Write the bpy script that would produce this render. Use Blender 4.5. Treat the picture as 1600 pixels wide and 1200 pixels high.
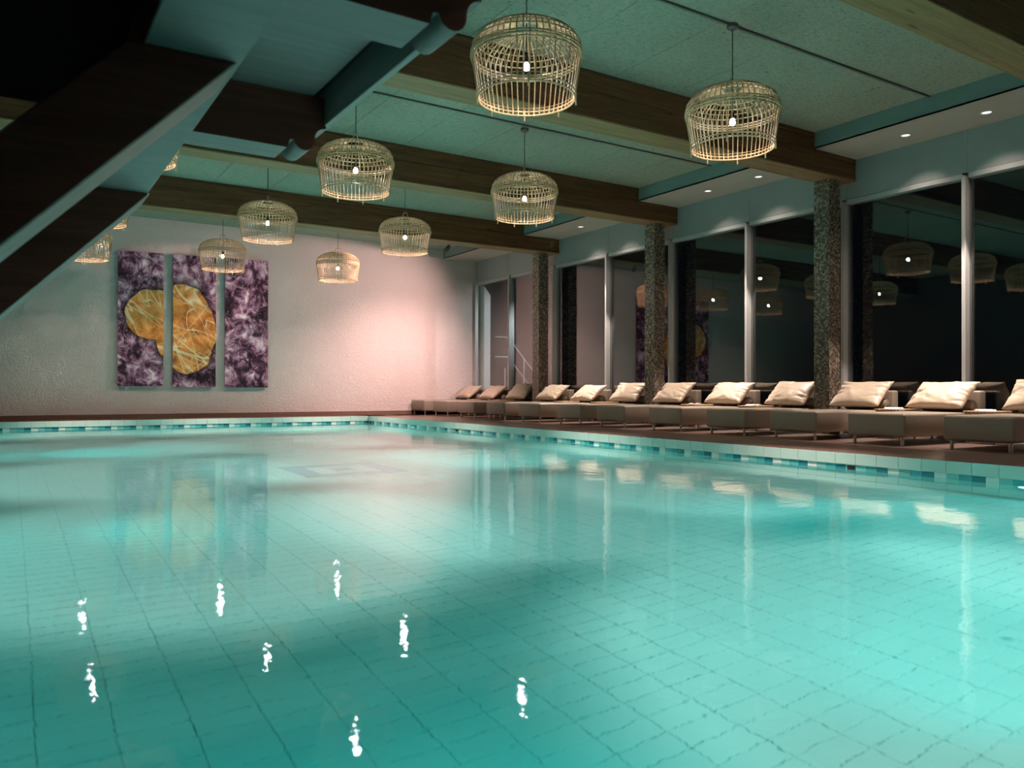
import bpy, bmesh, math, random
from mathutils import Vector, Matrix
from math import sin, cos, pi, sqrt, radians

random.seed(7)
for _o in list(bpy.data.objects):
    bpy.data.objects.remove(_o)
S = bpy.context.scene
COL = S.collection

# ---------------------------------------------------------------- camera
F_PX, YAW, PITCH, ROLL = 1231.99, .5682, .0068, -.0026
CAM = Vector((-.049, -.1056, .7017))
cd = bpy.data.cameras.new('camera')
cam = bpy.data.objects.new('camera', cd)
COL.objects.link(cam)
cd.sensor_width = 36
cd.lens = F_PX / 1600 * 36
fw = Vector((sin(YAW) * cos(PITCH), cos(YAW) * cos(PITCH), sin(PITCH)))
rt = Vector((cos(YAW), -sin(YAW), 0))
dn = fw.cross(rt)
r2 = cos(ROLL) * rt + sin(ROLL) * dn
d2 = -sin(ROLL) * rt + cos(ROLL) * dn
m = Matrix((r2, -d2, -fw)).transposed().to_4x4()
m.translation = CAM
cam.matrix_world = m
cd.clip_start = .05
cd.clip_end = 200
cd.dof.use_dof = True
cd.dof.focus_distance = 12.0
cd.dof.aperture_fstop = 2.4
S.camera = cam

# ---------------------------------------------------------------- world, exposure
w = bpy.data.worlds.new('night')
S.world = w
w.use_nodes = True
w.node_tree.nodes['Background'].inputs[0].default_value = (.25, .35, .5, 1)
w.node_tree.nodes['Background'].inputs[1].default_value = .004
S.view_settings.view_transform = 'Standard'
S.view_settings.look = 'None'
S.view_settings.gamma = 1
S.view_settings.use_curve_mapping = False
S.view_settings.exposure = 0.22
cy = S.cycles
cy.max_bounces = 9
cy.diffuse_bounces = 4
cy.glossy_bounces = 4
cy.transmission_bounces = 6
cy.transparent_max_bounces = 12
cy.sample_clamp_indirect = 3.0
cy.caustics_reflective = False
cy.caustics_refractive = True
cy.blur_glossy = 0.3
cy.use_denoising = True

WARM = (1, .78, .66)
PINK = (1, .68, .63)
POOLC = (.0, 1, .95)
DOWNC = (1, .82, .72)
E_PENDANT, E_DOWN, E_FLOOD, E_POOL = 62, 860, 700, 460
E_BEAM, E_GLOW = 2700, 16
BULB = 220


def light(name, kind, loc, energy, color, target=None, size=.05, spot=None, blend=.3, parent=None, caustic=False, shape=None):
    l = bpy.data.lights.new(name, kind)
    l.energy = energy
    l.color = color
    if kind in ('POINT', 'SPOT'):
        l.shadow_soft_size = size
    if kind == 'SPOT':
        l.spot_size = radians(spot)
        l.spot_blend = blend
    if kind == 'AREA':
        l.shape = 'DISK'
        l.size = size
    l.cycles.use_multiple_importance_sampling = False
    l.cycles.is_caustics_light = caustic
    o = bpy.data.objects.new(name, l)
    COL.objects.link(o)
    o.location = loc
    if parent:
        o.parent = parent
    if target is not None:
        d = Vector(target) - Vector(loc)
        o.rotation_mode = 'QUATERNION'
        o.rotation_quaternion = d.to_track_quat('-Z', 'Y')
    return o


# the flood lamp that washes the end wall (its housing is built further down)
FLOOD = Vector((8.65, 16.36, 4.02))
light('wall_flood', 'SPOT', FLOOD + Vector((.0, .13, -.12)), E_FLOOD * 1.2, PINK, (9.0, 19.95, -1.0), .03, 96, 1)
light('soffit_flood', 'SPOT', (10.9, 16.6, 4.40), E_FLOOD * 1.15, PINK, (5.6, 19.95, .8), .03, 116, 1)

light('pendant_fill', 'SPOT', (8.45, 16.52, 3.95), 620, PINK, (6.53, 17.9, 3.55), .03, 25, .4)  # added spot without a fixture, only brightens one far pendant

# ---------------------------------------------------------------- helpers


class MB:
    def __init__(s):
        s.v, s.f, s.mi = [], [], []

    def add(s, vs, fs, mi=0):
        n = len(s.v)
        s.v += [tuple(p) for p in vs]
        s.f += [tuple(i + n for i in f) for f in fs]
        s.mi += [mi] * len(fs)
        return s

    def box(s, x0, x1, y0, y1, z0, z1, mi=0):
        return s.add([(x0, y0, z0), (x1, y0, z0), (x1, y1, z0), (x0, y1, z0), (x0, y0, z1), (x1, y0, z1), (x1, y1, z1), (x0, y1, z1)],
                     [(3, 2, 1, 0), (4, 5, 6, 7), (0, 1, 5, 4), (1, 2, 6, 5), (2, 3, 7, 6), (3, 0, 4, 7)], mi)

    def tube(s, pts, r, n=8, closed=False, mi=0, caps=True):
        P = [Vector(p) for p in pts]
        m = len(P)
        rr = r if isinstance(r, (list, tuple)) else [r] * m
        rings = []
        prev = None
        for i, p in enumerate(P):
            if closed:
                t = P[(i + 1) % m] - P[i - 1]
            else:
                t = P[min(i + 1, m - 1)] - P[max(i - 1, 0)]
            t.normalize()
            if prev is None:
                a = Vector((0, 0, 1)) if abs(t.z) < .9 else Vector((1, 0, 0))
            else:
                a = prev
            u = (a - t * a.dot(t)).normalized()
            prev = u
            b = t.cross(u)
            rings.append([p + rr[i] * (cos(2 * pi * k / n) * u + sin(2 * pi * k / n) * b) for k in range(n)])
        vs = [q for R_ in rings for q in R_]
        fs = []
        for i in range(m if closed else m - 1):
            j = (i + 1) % m
            for k in range(n):
                l = (k + 1) % n
                fs.append((i * n + k, i * n + l, j * n + l, j * n + k))
        if not closed and caps:
            fs.append(tuple(range(n))[::-1])
            fs.append(tuple((m - 1) * n + k for k in range(n)))
        return s.add(vs, fs, mi)

    def cyl(s, p0, p1, r, n=16, mi=0):
        return s.tube([p0, p1], r, n, mi=mi)

    def lathe(s, prof, n=24, c=(0, 0, 0), mi=0):
        vs = [(c[0] + r * cos(2 * pi * k / n), c[1] + r * sin(2 * pi * k / n), c[2] + z) for r, z in prof for k in range(n)]
        fs = []
        for i in range(len(prof) - 1):
            for k in range(n):
                l = (k + 1) % n
                fs.append((i * n + k, i * n + l, (i + 1) * n + l, (i + 1) * n + k))
        return s.add(vs, fs, mi)

    def prism(s, prof, axis, a0, a1, mi=0):
        """prof: list of 2-D points; axis 'y': (x,z) extruded along y; axis 'x': (y,z); axis 'z': (x,y)."""
        def P(q, a):
            return {'y': (q[0], a, q[1]), 'x': (a, q[0], q[1]), 'z': (q[0], q[1], a)}[axis]
        n = len(prof)
        vs = [P(q, a0) for q in prof] + [P(q, a1) for q in prof]
        fs = [tuple(range(n)), tuple(range(2 * n - 1, n - 1, -1))] + [((i + 1) % n, i, n + i, n + (i + 1) % n) for i in range(n)]
        return s.add(vs, fs, mi)

    def mesh(s, name, mats, smooth=False, bevel=0, fix=True):
        me = bpy.data.meshes.new(name)
        me.from_pydata(s.v, [], s.f)
        for mt in (mats if isinstance(mats, (list, tuple)) else [mats]):
            me.materials.append(mt)
        if len(set(s.mi)) > 1:
            me.polygons.foreach_set('material_index', s.mi)
        if fix or bevel:
            bm = bmesh.new()
            bm.from_mesh(me)
            bmesh.ops.recalc_face_normals(bm, faces=bm.faces)
            if bevel:
                es = [e for e in bm.edges if len(e.link_faces) == 2 and e.calc_face_angle(0) > .6]
                bmesh.ops.bevel(bm, geom=es, offset=bevel, segments=3 if smooth else 1, profile=.5, affect='EDGES', clamp_overlap=True)
            bm.to_mesh(me)
            bm.free()
        if smooth:
            me.polygons.foreach_set('use_smooth', [True] * len(me.polygons))
            if not isinstance(smooth, bool):
                me.set_sharp_from_angle(angle=smooth)
        return me


def obj(name, me, parent=None, loc=None, rot=None):
    o = bpy.data.objects.new(name, me)
    COL.objects.link(o)
    if parent:
        o.parent = parent
    if loc is not None:
        o.location = loc
    if rot is not None:
        o.rotation_euler = rot
    return o


def tag(o, label, cat, group=None):
    o['label'] = label
    o['category'] = cat
    if group:
        o['group'] = group
    return o


def thing(name, label, cat, loc=(0, 0, 0), rz=0, group=None):
    o = bpy.data.objects.new(name, None)
    o.empty_display_size = .1
    COL.objects.link(o)
    o.location = loc
    o.rotation_euler = (0, 0, rz)
    return tag(o, label, cat, group)


def struct(name, me, parent=None):
    o = obj(name, me, parent)
    if not parent:
        o['kind'] = 'structure'
    return o


def group_struct(name):
    o = bpy.data.objects.new(name, None)
    o.empty_display_size = .1
    COL.objects.link(o)
    o['kind'] = 'structure'
    return o


def copy_thing(src, loc, label, group=None, rz=0, keep=None):
    r = src.copy()
    COL.objects.link(r)
    r.location = loc
    r.rotation_euler = (0, 0, rz)
    r['label'] = label
    if group:
        r['group'] = group
    for ch in KIDS[src.name]:
        c = ch.copy()
        COL.objects.link(c)
        c.parent = r
        for g in KIDS.get(ch.name, []):
            d = g.copy()
            COL.objects.link(d)
            d.parent = c
    return r


KIDS = {}


def remember(*roots):
    for o in bpy.data.objects:
        if o.parent:
            KIDS.setdefault(o.parent.name, [])
            if o not in KIDS[o.parent.name]:
                KIDS[o.parent.name].append(o)


# ---------------------------------------------------------------- materials
def nt(name):
    mt = bpy.data.materials.new(name)
    mt.use_nodes = True
    t = mt.node_tree
    return mt, t, t.nodes['Principled BSDF']


def N(t, typ, **kw):
    n = t.nodes.new(typ)
    for k, v in kw.items():
        if k.startswith('i_'):
            n.inputs[k[2:].replace('_', ' ')].default_value = v
        else:
            setattr(n, k, v)
    return n


def ramp(t, src, stops, interp='LINEAR'):
    n = t.nodes.new('ShaderNodeValToRGB')
    n.color_ramp.interpolation = interp
    e = n.color_ramp.elements
    while len(e) < len(stops):
        e.new(.5)
    for el, (p, c) in zip(e, stops):
        el.position = p
        el.color = (*c, 1) if len(c) == 3 else c
    t.links.new(src, n.inputs[0])
    return n.outputs[0]


def coord(t, kind='Object', scale=(1, 1, 1), loc=(0, 0, 0), rot=(0, 0, 0), rnd=False):
    tc = t.nodes.new('ShaderNodeTexCoord')
    if kind == 'World':
        g = t.nodes.new('ShaderNodeNewGeometry')
        out = g.outputs['Position']
    else:
        out = tc.outputs[kind]
    if rnd:
        oi = t.nodes.new('ShaderNodeObjectInfo')
        mu = N(t, 'ShaderNodeMath', operation='MULTIPLY')
        mu.inputs[1].default_value = 37.0
        t.links.new(oi.outputs['Random'], mu.inputs[0])
        ad = N(t, 'ShaderNodeVectorMath', operation='ADD')
        t.links.new(out, ad.inputs[0])
        t.links.new(mu.outputs[0], ad.inputs[1])
        out = ad.outputs[0]
    mp = t.nodes.new('ShaderNodeMapping')
    mp.inputs['Scale'].default_value = scale
    mp.inputs['Location'].default_value = loc
    mp.inputs['Rotation'].default_value = rot
    t.links.new(out, mp.inputs[0])
    return mp.outputs[0]


def noise(t, vec, scale, detail=4, rough=.55, dist=0):
    n = N(t, 'ShaderNodeTexNoise')
    n.inputs['Scale'].default_value = scale
    n.inputs['Detail'].default_value = detail
    n.inputs['Roughness'].default_value = rough
    n.inputs['Distortion'].default_value = dist
    t.links.new(vec, n.inputs['Vector'])
    return n.outputs[0]


def bump(t, b, src, strength=.3, dist=.01):
    n = N(t, 'ShaderNodeBump')
    n.inputs['Strength'].default_value = strength
    n.inputs['Distance'].default_value = dist
    t.links.new(src, n.inputs['Height'])
    t.links.new(n.outputs[0], b.inputs['Normal'])
    return n


def plain(name, c, rough=.5, metal=0, var=0.0, scale=8, kind='Object', spec=.5):
    mt, t, b = nt(name)
    b.inputs['Roughness'].default_value = rough
    b.inputs['Metallic'].default_value = metal
    b.inputs['Specular IOR Level'].default_value = spec
    if var:
        v = noise(t, coord(t, kind), scale, 3)
        lo = tuple(x * (1 - var) for x in c)
        hi = tuple(min(1, x * (1 + var)) for x in c)
        t.links.new(ramp(t, v, [(.3, lo), (.7, hi)]), b.inputs['Base Color'])
    else:
        b.inputs['Base Color'].default_value = (*c, 1)
    return mt


def random_tone(name, c, rough=.3, var=.12, spec=.5):
    """per-object tone variation, with faint mottling"""
    mt, t, b = nt(name)
    oi = t.nodes.new('ShaderNodeObjectInfo')
    lo = tuple(x * (1 - var) for x in c)
    hi = tuple(min(1, x * (1 + var)) for x in c)
    t.links.new(ramp(t, oi.outputs['Random'], [(0, lo), (1, hi)]), b.inputs['Base Color'])
    b.inputs['Roughness'].default_value = rough
    b.inputs['Specular IOR Level'].default_value = spec
    return mt


def wood(name, dark, light_, rough=.55, along='x', scale=1.0, rnd=False, knots=True):
    mt, t, b = nt(name)
    st = {'x': (.35, 9, 9), 'y': (9, .35, 9), 'z': (9, 9, .35)}[along]
    v = coord(t, 'Object', tuple(q * scale for q in st), rnd=rnd)
    n1 = noise(t, v, 1.6, 6, .65, .4)
    n2 = noise(t, coord(t, 'Object', tuple(q * scale * 5 for q in st), rnd=rnd), 2.0, 3)
    mx = N(t, 'ShaderNodeMix', data_type='FLOAT')
    mx.inputs[0].default_value = .35
    t.links.new(n1, mx.inputs[2])
    t.links.new(n2, mx.inputs[3])
    col = ramp(t, mx.outputs[0], [(.3, dark), (.55, tuple((a + c) / 2 for a, c in zip(dark, light_))), (.72, light_)])
    if knots:
        vo = N(t, 'ShaderNodeTexVoronoi')
        vo.inputs['Scale'].default_value = 1.0
        ks = {'x': (1.1, 5.5, 5.5), 'y': (5.5, 1.1, 5.5), 'z': (5.5, 5.5, 1.1)}[along]
        t.links.new(coord(t, 'Object', ks, rnd=rnd), vo.inputs['Vector'])
        k = ramp(t, vo.outputs['Distance'], [(.05, (.25, .22, .2)), (.13, (1, 1, 1))])
        mu = N(t, 'ShaderNodeMix', data_type='RGBA', blend_type='MULTIPLY')
        mu.inputs[0].default_value = .8
        t.links.new(col, mu.inputs[6])
        t.links.new(k, mu.inputs[7])
        col = mu.outputs[2]
    t.links.new(col, b.inputs['Base Color'])
    b.inputs['Roughness'].default_value = rough
    b.inputs['Specular IOR Level'].default_value = .3
    bump(t, b, mx.outputs[0], .25, .004)
    return mt


M = {}
M['floor_tile'] = random_tone('floor_tile', (.72, .80, .79), .35, .025)
M['grout'] = plain('grout', (.20, .42, .42), .8)
M['coping'] = random_tone('coping_tile', (.36, .53, .48), .12, .02)
M['bt0'] = random_tone('border_white', (.62, .68, .64), .12, .04)
M['bt1'] = random_tone('border_pale', (.19, .45, .43), .12, .06)
M['bt2'] = random_tone('border_mid', (.06, .33, .35), .12, .06)
M['bt3'] = random_tone('border_deep', (.01, .16, .20), .12, .08)
M['emblem'] = random_tone('emblem_tile', (.22, .36, .44), .3, .03)
M['poolwall'] = plain('pool_wall', (.60, .78, .76), .3)
M['plank'] = wood('deck_plank', (.085, .055, .043), (.24, .165, .13), .28, 'y', 1.2, True, False)
M['deckbase'] = plain('deck_base', (.03, .02, .016), .8)
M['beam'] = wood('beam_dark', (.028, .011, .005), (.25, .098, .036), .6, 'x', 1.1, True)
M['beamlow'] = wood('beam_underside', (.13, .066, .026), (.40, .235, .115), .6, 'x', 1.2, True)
M['canopy'] = wood('canopy_lit_timber', (.105, .085, .08), (.185, .155, .145), .5, 'x', .8, True, False)  # lighter copy of the timber, glow on the undersides painted in
M['canopylit'] = wood('canopy_lit_board', (.22, .19, .18), (.32, .28, .265), .5, 'y', .8, True, False)  # brighter still, the light on the fascia is put into its colour
M['canopyshade'] = wood('canopy_shaded_timber', (.09, .018, .012), (.22, .05, .036), .5, 'x', .8, True, False)  # darker copy of the timber, shade on the side faces painted in
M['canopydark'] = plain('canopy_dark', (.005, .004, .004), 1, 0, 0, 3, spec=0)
M['gap'] = plain('gap_black', (.004, .004, .004), .9)
M['white_metal'] = plain('white_metal', (.42, .42, .41), .35, 0, .03, 3)
M['panel'] = plain('fascia_panel', (.30, .315, .305), .45, 0, .04, 1.3)
M['soffit'] = plain('soffit', (.44, .385, .335), .8, 0, .03, 2)
M['soffit_edge'] = plain('soffit_edge', (.20, .23, .21), .8, 0, .03, 2)
M['leather'] = plain('taupe_leather', (.25, .205, .16), .42, 0, .05, 40)
M['chrome'] = plain('chrome', (.70, .66, .62), .25, 1)
M['black'] = plain('black_plastic', (.02, .02, .02), .4)
M['steel'] = plain('grey_steel', (.10, .09, .085), .5, .3)
M['paper'] = plain('paper', (.70, .68, .72), .6, 0, .25, 25)
M['tray'] = wood('tray_wood', (.40, .25, .12), (.70, .50, .30), .5, 'x', 2, True, False)
M['rail'] = plain('railing_white', (.6, .6, .6), .4)
M['ground'] = plain('night_ground', (.03, .035, .03), .9, 0, .3, 2)
M['render_white'] = plain('white_render', (.75, .76, .76), .7)
M['ring'] = plain('lamp_ring', (.62, .60, .58), .3, .4)


def mk_plaster():
    mt, t, b = nt('plaster')
    v = coord(t, 'World', (1, 1, 1))
    n1 = noise(t, coord(t, 'World', (9, 9, 8)), 1.5, 5, .65, 1.8)
    n2 = noise(t, v, .5, 2)
    t.links.new(ramp(t, n2, [(.3, (.66, .555, .53)), (.7, (.72, .61, .58))]), b.inputs['Base Color'])
    b.inputs['Roughness'].default_value = .9
    b.inputs['Specular IOR Level'].default_value = .15
    bump(t, b, n1, 1.0, .03)
    return mt


M['plaster'] = mk_plaster()
M['wall_dark'] = plain('back_wall', (.10, .08, .07), .8, 0, .1, 1)


def mk_ceiling():
    mt, t, b = nt('woodwool_panel')
    n1 = noise(t, coord(t, 'World', (11, 28, 10), rot=(0, 0, .5)), 1.6, 6, .72, 1.0)
    n2 = noise(t, coord(t, 'World'), .7, 2)
    c1 = ramp(t, n1, [(.33, (.12, .115, .09)), (.44, (.30, .29, .235)), (.7, (.40, .385, .31))])
    mu = N(t, 'ShaderNodeMix', data_type='RGBA', blend_type='MULTIPLY')
    mu.inputs[0].default_value = 1
    t.links.new(c1, mu.inputs[6])
    t.links.new(ramp(t, n2, [(.3, (.9, .9, .9)), (.7, (1, 1, 1))]), mu.inputs[7])
    t.links.new(mu.outputs[2], b.inputs['Base Color'])
    b.inputs['Roughness'].default_value = .95
    b.inputs['Specular IOR Level'].default_value = .1
    bump(t, b, n1, .5, .01)
    return mt


M['ceiling'] = mk_ceiling()


def mk_rattan():
    mt, t, b = nt('rattan')
    oi = t.nodes.new('ShaderNodeObjectInfo')
    n1 = noise(t, coord(t, 'Object', (20, 20, 6), rnd=True), 2, 3)
    mx = N(t, 'ShaderNodeMix', data_type='FLOAT')
    mx.inputs[0].default_value = .5
    t.links.new(n1, mx.inputs[2])
    t.links.new(oi.outputs['Random'], mx.inputs[3])
    t.links.new(ramp(t, mx.outputs[0], [(.2, (.38, .23, .11)), (.5, (.52, .34, .18)), (.8, (.60, .43, .25))]), b.inputs['Base Color'])
    b.inputs['Roughness'].default_value = .45
    return mt


M['rattan'] = mk_rattan()


def mk_pillow():
    mt, t, b = nt('pillow_satin')
    n1 = noise(t, coord(t, 'Object', (1, 1, 1), rnd=True), 5, 4, .5, .6)
    t.links.new(ramp(t, n1, [(.3, (.50, .39, .29)), (.7, (.58, .46, .35))]), b.inputs['Base Color'])
    b.inputs['Roughness'].default_value = .42
    b.inputs['Sheen Weight'].default_value = .15
    n2 = noise(t, coord(t, 'Object', (1, 1, 1), rnd=True), 9, 3, .5, 1.5)
    bump(t, b, n2, .35, .02)
    return mt


M['pillow'] = mk_pillow()


def mk_mosaic():
    mt, t, b = nt('mosaic_glass')
    g = t.nodes.new('ShaderNodeNewGeometry')
    r = g.outputs['Random Per Island']
    t.links.new(ramp(t, r, [(0, (.09, .07, .055)), (.25, (.17, .13, .095)), (.5, (.25, .20, .15)), (.72, (.34, .27, .20)), (.86, (.20, .16, .13)), (.95, (.46, .38, .28))], 'CONSTANT'), b.inputs['Base Color'])
    t.links.new(ramp(t, r, [(0, (.3, .3, .3)), (.5, (.15, .15, .15)), (.8, (.45, .45, .45))]), b.inputs['Roughness'])
    b.inputs['Metallic'].default_value = .25
    return mt


M['mosaic'] = mk_mosaic()


def mk_water():
    mt, t, b = nt('water')
    t.nodes.remove(b)
    out = t.nodes['Material Output']
    v = coord(t, 'World', (1, 1, 1))
    na = noise(t, v, 1.4, 2, .5)
    nb = noise(t, coord(t, 'World', (1, 1.3, 1)), 9, 3, .55)
    ad = N(t, 'ShaderNodeMath', operation='MULTIPLY_ADD')
    ad.inputs[1].default_value = .19
    t.links.new(nb, ad.inputs[0])
    t.links.new(na, ad.inputs[2])
    bp = N(t, 'ShaderNodeBump')
    bp.inputs['Strength'].default_value = .35
    bp.inputs['Distance'].default_value = .0125
    t.links.new(ad.outputs[0], bp.inputs['Height'])
    nc = noise(t, coord(t, 'World', (1, 1.2, 1)), 34, 2, .5)
    ad2 = N(t, 'ShaderNodeMath', operation='MULTIPLY_ADD')
    ad2.inputs[1].default_value = .05
    t.links.new(nc, ad2.inputs[0])
    t.links.new(ad.outputs[0], ad2.inputs[2])
    t.links.new(ad2.outputs[0], bp.inputs['Height'])
    fr = N(t, 'ShaderNodeFresnel')
    fr.inputs['IOR'].default_value = 1.333
    rf = N(t, 'ShaderNodeBsdfRefraction')
    rf.inputs['Color'].default_value = (.58, .97, .96, 1)
    rf.inputs['IOR'].default_value = 1.333
    rf.inputs['Roughness'].default_value = 0
    gl = N(t, 'ShaderNodeBsdfGlossy')
    gl.inputs['Roughness'].default_value = 0.0
    gl.inputs['Color'].default_value = (1, 1, 1, 1)
    for n_ in (fr, rf, gl):
        t.links.new(bp.outputs[0], n_.inputs['Normal'])
    mx = N(t, 'ShaderNodeMixShader')
    t.links.new(fr.outputs[0], mx.inputs[0])
    t.links.new(rf.outputs[0], mx.inputs[1])
    t.links.new(gl.outputs[0], mx.inputs[2])
    t.links.new(mx.outputs[0], out.inputs['Surface'])
    return mt


M['water'] = mk_water()


def mk_glass():
    mt, t, b = nt('window_glass')
    t.nodes.remove(b)
    out = t.nodes['Material Output']
    fr = N(t, 'ShaderNodeFresnel')
    ge = N(t, 'ShaderNodeNewGeometry')
    sw = N(t, 'ShaderNodeMapRange')      # both faces of the sheet reflect as air to glass
    sw.inputs['To Min'].default_value = 1.85
    sw.inputs['To Max'].default_value = 1 / 1.85
    t.links.new(ge.outputs['Backfacing'], sw.inputs['Value'])
    t.links.new(sw.outputs[0], fr.inputs['IOR'])
    tr = N(t, 'ShaderNodeBsdfTransparent')
    tr.inputs['Color'].default_value = (.90, .93, .92, 1)
    gl = N(t, 'ShaderNodeBsdfGlossy')
    gl.inputs['Roughness'].default_value = 0
    gl.inputs['Color'].default_value = (1, 1, 1, 1)
    mx = N(t, 'ShaderNodeMixShader')
    t.links.new(fr.outputs[0], mx.inputs[0])
    t.links.new(tr.outputs[0], mx.inputs[1])
    t.links.new(gl.outputs[0], mx.inputs[2])
    t.links.new(mx.outputs[0], out.inputs['Surface'])
    return mt


M['glass'] = mk_glass()


def emit(name, c, s):
    mt, t, b = nt(name)
    b.inputs['Base Color'].default_value = (.8, .8, .8, 1)
    b.inputs['Emission Color'].default_value = (*c, 1)
    b.inputs['Emission Strength'].default_value = s
    mt.cycles.emission_sampling = 'NONE'
    return mt


M['bulb'] = emit('bulb_glow', (1, .93, 1), BULB)
M['lens'] = emit('downlight_glow', (1, .86, .84), 1.1)
M['poollens'] = emit('pool_light_glow', (.62, 1, .9), 5)


def mk_art():
    """the printed canvases: one stone among purple pebbles, running over the three panels"""
    mt, t, b = nt('canvas_print')
    L = t.links.new
    pos = coord(t, 'World')
    # purple gravel
    vo = N(t, 'ShaderNodeTexVoronoi', feature='F1')
    vo.inputs['Scale'].default_value = 2.6
    nz = noise(t, pos, 2.2, 4, .6, .8)
    ds = N(t, 'ShaderNodeVectorMath', operation='MULTIPLY_ADD')
    ncol = N(t, 'ShaderNodeTexNoise')
    ncol.inputs['Scale'].default_value = 2.4
    ncol.inputs['Detail'].default_value = 5
    L(pos, ncol.inputs['Vector'])
    L(ncol.outputs['Color'], ds.inputs[0])
    ds.inputs[1].default_value = (.9, .9, .9)
    L(pos, ds.inputs[2])
    L(ds.outputs[0], vo.inputs['Vector'])
    n2 = noise(t, coord(t, 'World', (1, 1, .8), rot=(0, .5, 0)), 3.2, 7, .7, 2.2)
    ad = N(t, 'ShaderNodeMath', operation='MULTIPLY_ADD')
    L(vo.outputs['Distance'], ad.inputs[0])
    ad.inputs[1].default_value = -.35
    L(n2, ad.inputs[2])
    bg = ramp(t, ad.outputs[0], [(.16, (.016, .007, .012)), (.25, (.07, .022, .045)), (.33, (.30, .12, .20)), (.41, (.55, .31, .41)), (.49, (.80, .58, .66)), (.57, (1, .92, .95))])
    # glints
    n3 = noise(t, pos, 11, 3, .5, 3)
    gl = ramp(t, n3, [(.64, (0, 0, 0)), (.70, (1, 1, 1))])
    n3b = noise(t, pos, 1.1, 2)
    glm = N(t, 'ShaderNodeMath', operation='MULTIPLY')
    L(gl, glm.inputs[0])
    L(ramp(t, n3b, [(.48, (0, 0, 0)), (.6, (1, 1, 1))]), glm.inputs[1])
    m0 = N(t, 'ShaderNodeMix', data_type='RGBA')
    L(glm.outputs[0], m0.inputs[0])
    L(bg, m0.inputs[6])
    m0.inputs[7].default_value = (.85, .78, .85, 1)
    # stone colour
    n4 = noise(t, pos, 3.5, 6, .65, .8)
    st = ramp(t, n4, [(.28, (.12, .03, .008)), (.42, (.50, .16, .035)), (.55, (.78, .30, .07)), (.70, (.92, .46, .18))])
    for (rot, sc, loc, wd) in ((.72, (.42, 1, 2.8), 0, .012), (-.85, (.5, 1, 2.6), 5, .009), (.35, (.45, 1, 3.4), 11, .008), (1.2, (.5, 1, 3.0), 17, .009), (.80, (.8, 1, 4.5), 23, .010)):
        mpv = N(t, 'ShaderNodeMapping', vector_type='TEXTURE')
        mpv.inputs['Location'].default_value = (loc, 0, loc)
        mpv.inputs['Rotation'].default_value = (0, rot, 0)
        mpv.inputs['Scale'].default_value = (1 / sc[0], 1, 1 / sc[2])
        L(pos, mpv.inputs['Vector'])
        nv = noise(t, mpv.outputs[0], .62, 2, .4, .2)
        ln = ramp(t, nv, [(.5 - wd, (0, 0, 0)), (.5, (1, 1, 1)), (.5 + wd, (0, 0, 0))])
        mm = N(t, 'ShaderNodeMix', data_type='RGBA')
        L(ln, mm.inputs[0])
        L(st, mm.inputs[6])
        mm.inputs[7].default_value = (.90, .76, .48, 1)
        st = mm.outputs[2]

    def ellipse(cx, cz, rx, rz, ang):
        mp = N(t, 'ShaderNodeMapping', vector_type='TEXTURE')
        mp.inputs['Location'].default_value = (cx, 19.9, cz)
        mp.inputs['Rotation'].default_value = (0, ang, 0)
        mp.inputs['Scale'].default_value = (rx, 50, rz)
        wob = N(t, 'ShaderNodeVectorMath', operation='MULTIPLY_ADD')
        nn = N(t, 'ShaderNodeTexNoise')
        nn.inputs['Scale'].default_value = 2.0
        nn.inputs['Detail'].default_value = 3
        L(pos, nn.inputs['Vector'])
        L(nn.outputs['Color'], wob.inputs[0])
        wob.inputs[1].default_value = (.22, 0, .22)
        L(pos, wob.inputs[2])
        sh = N(t, 'ShaderNodeVectorMath', operation='SUBTRACT')
        L(wob.outputs[0], sh.inputs[0])
        sh.inputs[1].default_value = (.11, 0, .11)
        L(sh.outputs[0], mp.inputs['Vector'])
        ln_ = N(t, 'ShaderNodeVectorMath', operation='LENGTH')
        L(mp.outputs[0], ln_.inputs[0])
        return ln_.outputs['Value']
    e1 = ellipse(3.48, 2.12, .70, 1.08, -.10)
    e2 = ellipse(2.80, 2.42, .62, .60, .15)
    mn = N(t, 'ShaderNodeMath', operation='MINIMUM')
    L(e1, mn.inputs[0])
    L(e2, mn.inputs[1])
    mask = ramp(t, mn.outputs[0], [(.97, (1, 1, 1)), (1.0, (0, 0, 0))])
    # dark hollow round the stone
    dk = ramp(t, mn.outputs[0], [(.60, (.10, .10, .10)), (.68, (1, 1, 1))])
    sc2 = N(t, 'ShaderNodeMath', operation='MULTIPLY')
    L(mn.outputs[0], sc2.inputs[0])
    sc2.inputs[1].default_value = .55
    dk = ramp(t, sc2.outputs[0], [(.55, (.10, .09, .10)), (.66, (1, 1, 1))])
    m1 = N(t, 'ShaderNodeMix', data_type='RGBA', blend_type='MULTIPLY')
    m1.inputs[0].default_value = 1
    L(m0.outputs[2], m1.inputs[6])
    L(dk, m1.inputs[7])
    m2 = N(t, 'ShaderNodeMix', data_type='RGBA')
    L(mask, m2.inputs[0])
    L(m1.outputs[2], m2.inputs[6])
    L(st, m2.inputs[7])
    L(m2.outputs[2], b.inputs['Base Color'])
    b.inputs['Roughness'].default_value = .6
    b.inputs['Specular IOR Level'].default_value = .2
    return mt


M['art'] = mk_art()
M['canvas_edge'] = plain('canvas_edge', (.10, .06, .08), .7)

# ---------------------------------------------------------------- levels of the room (deck top = 0)
XL, XR, YB, YF = -4.2, 11.5, -3.2, 19.95
ZC, ZS, ZB, ZG, ZF = 4.68, 4.43, 4.08, 3.74, 3.82
PX0, PX1, PY0, PY1 = -.4, 7.85, .2, 19.2
ZW, ZP = -.175, -1.175
XS = 10.42

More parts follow.
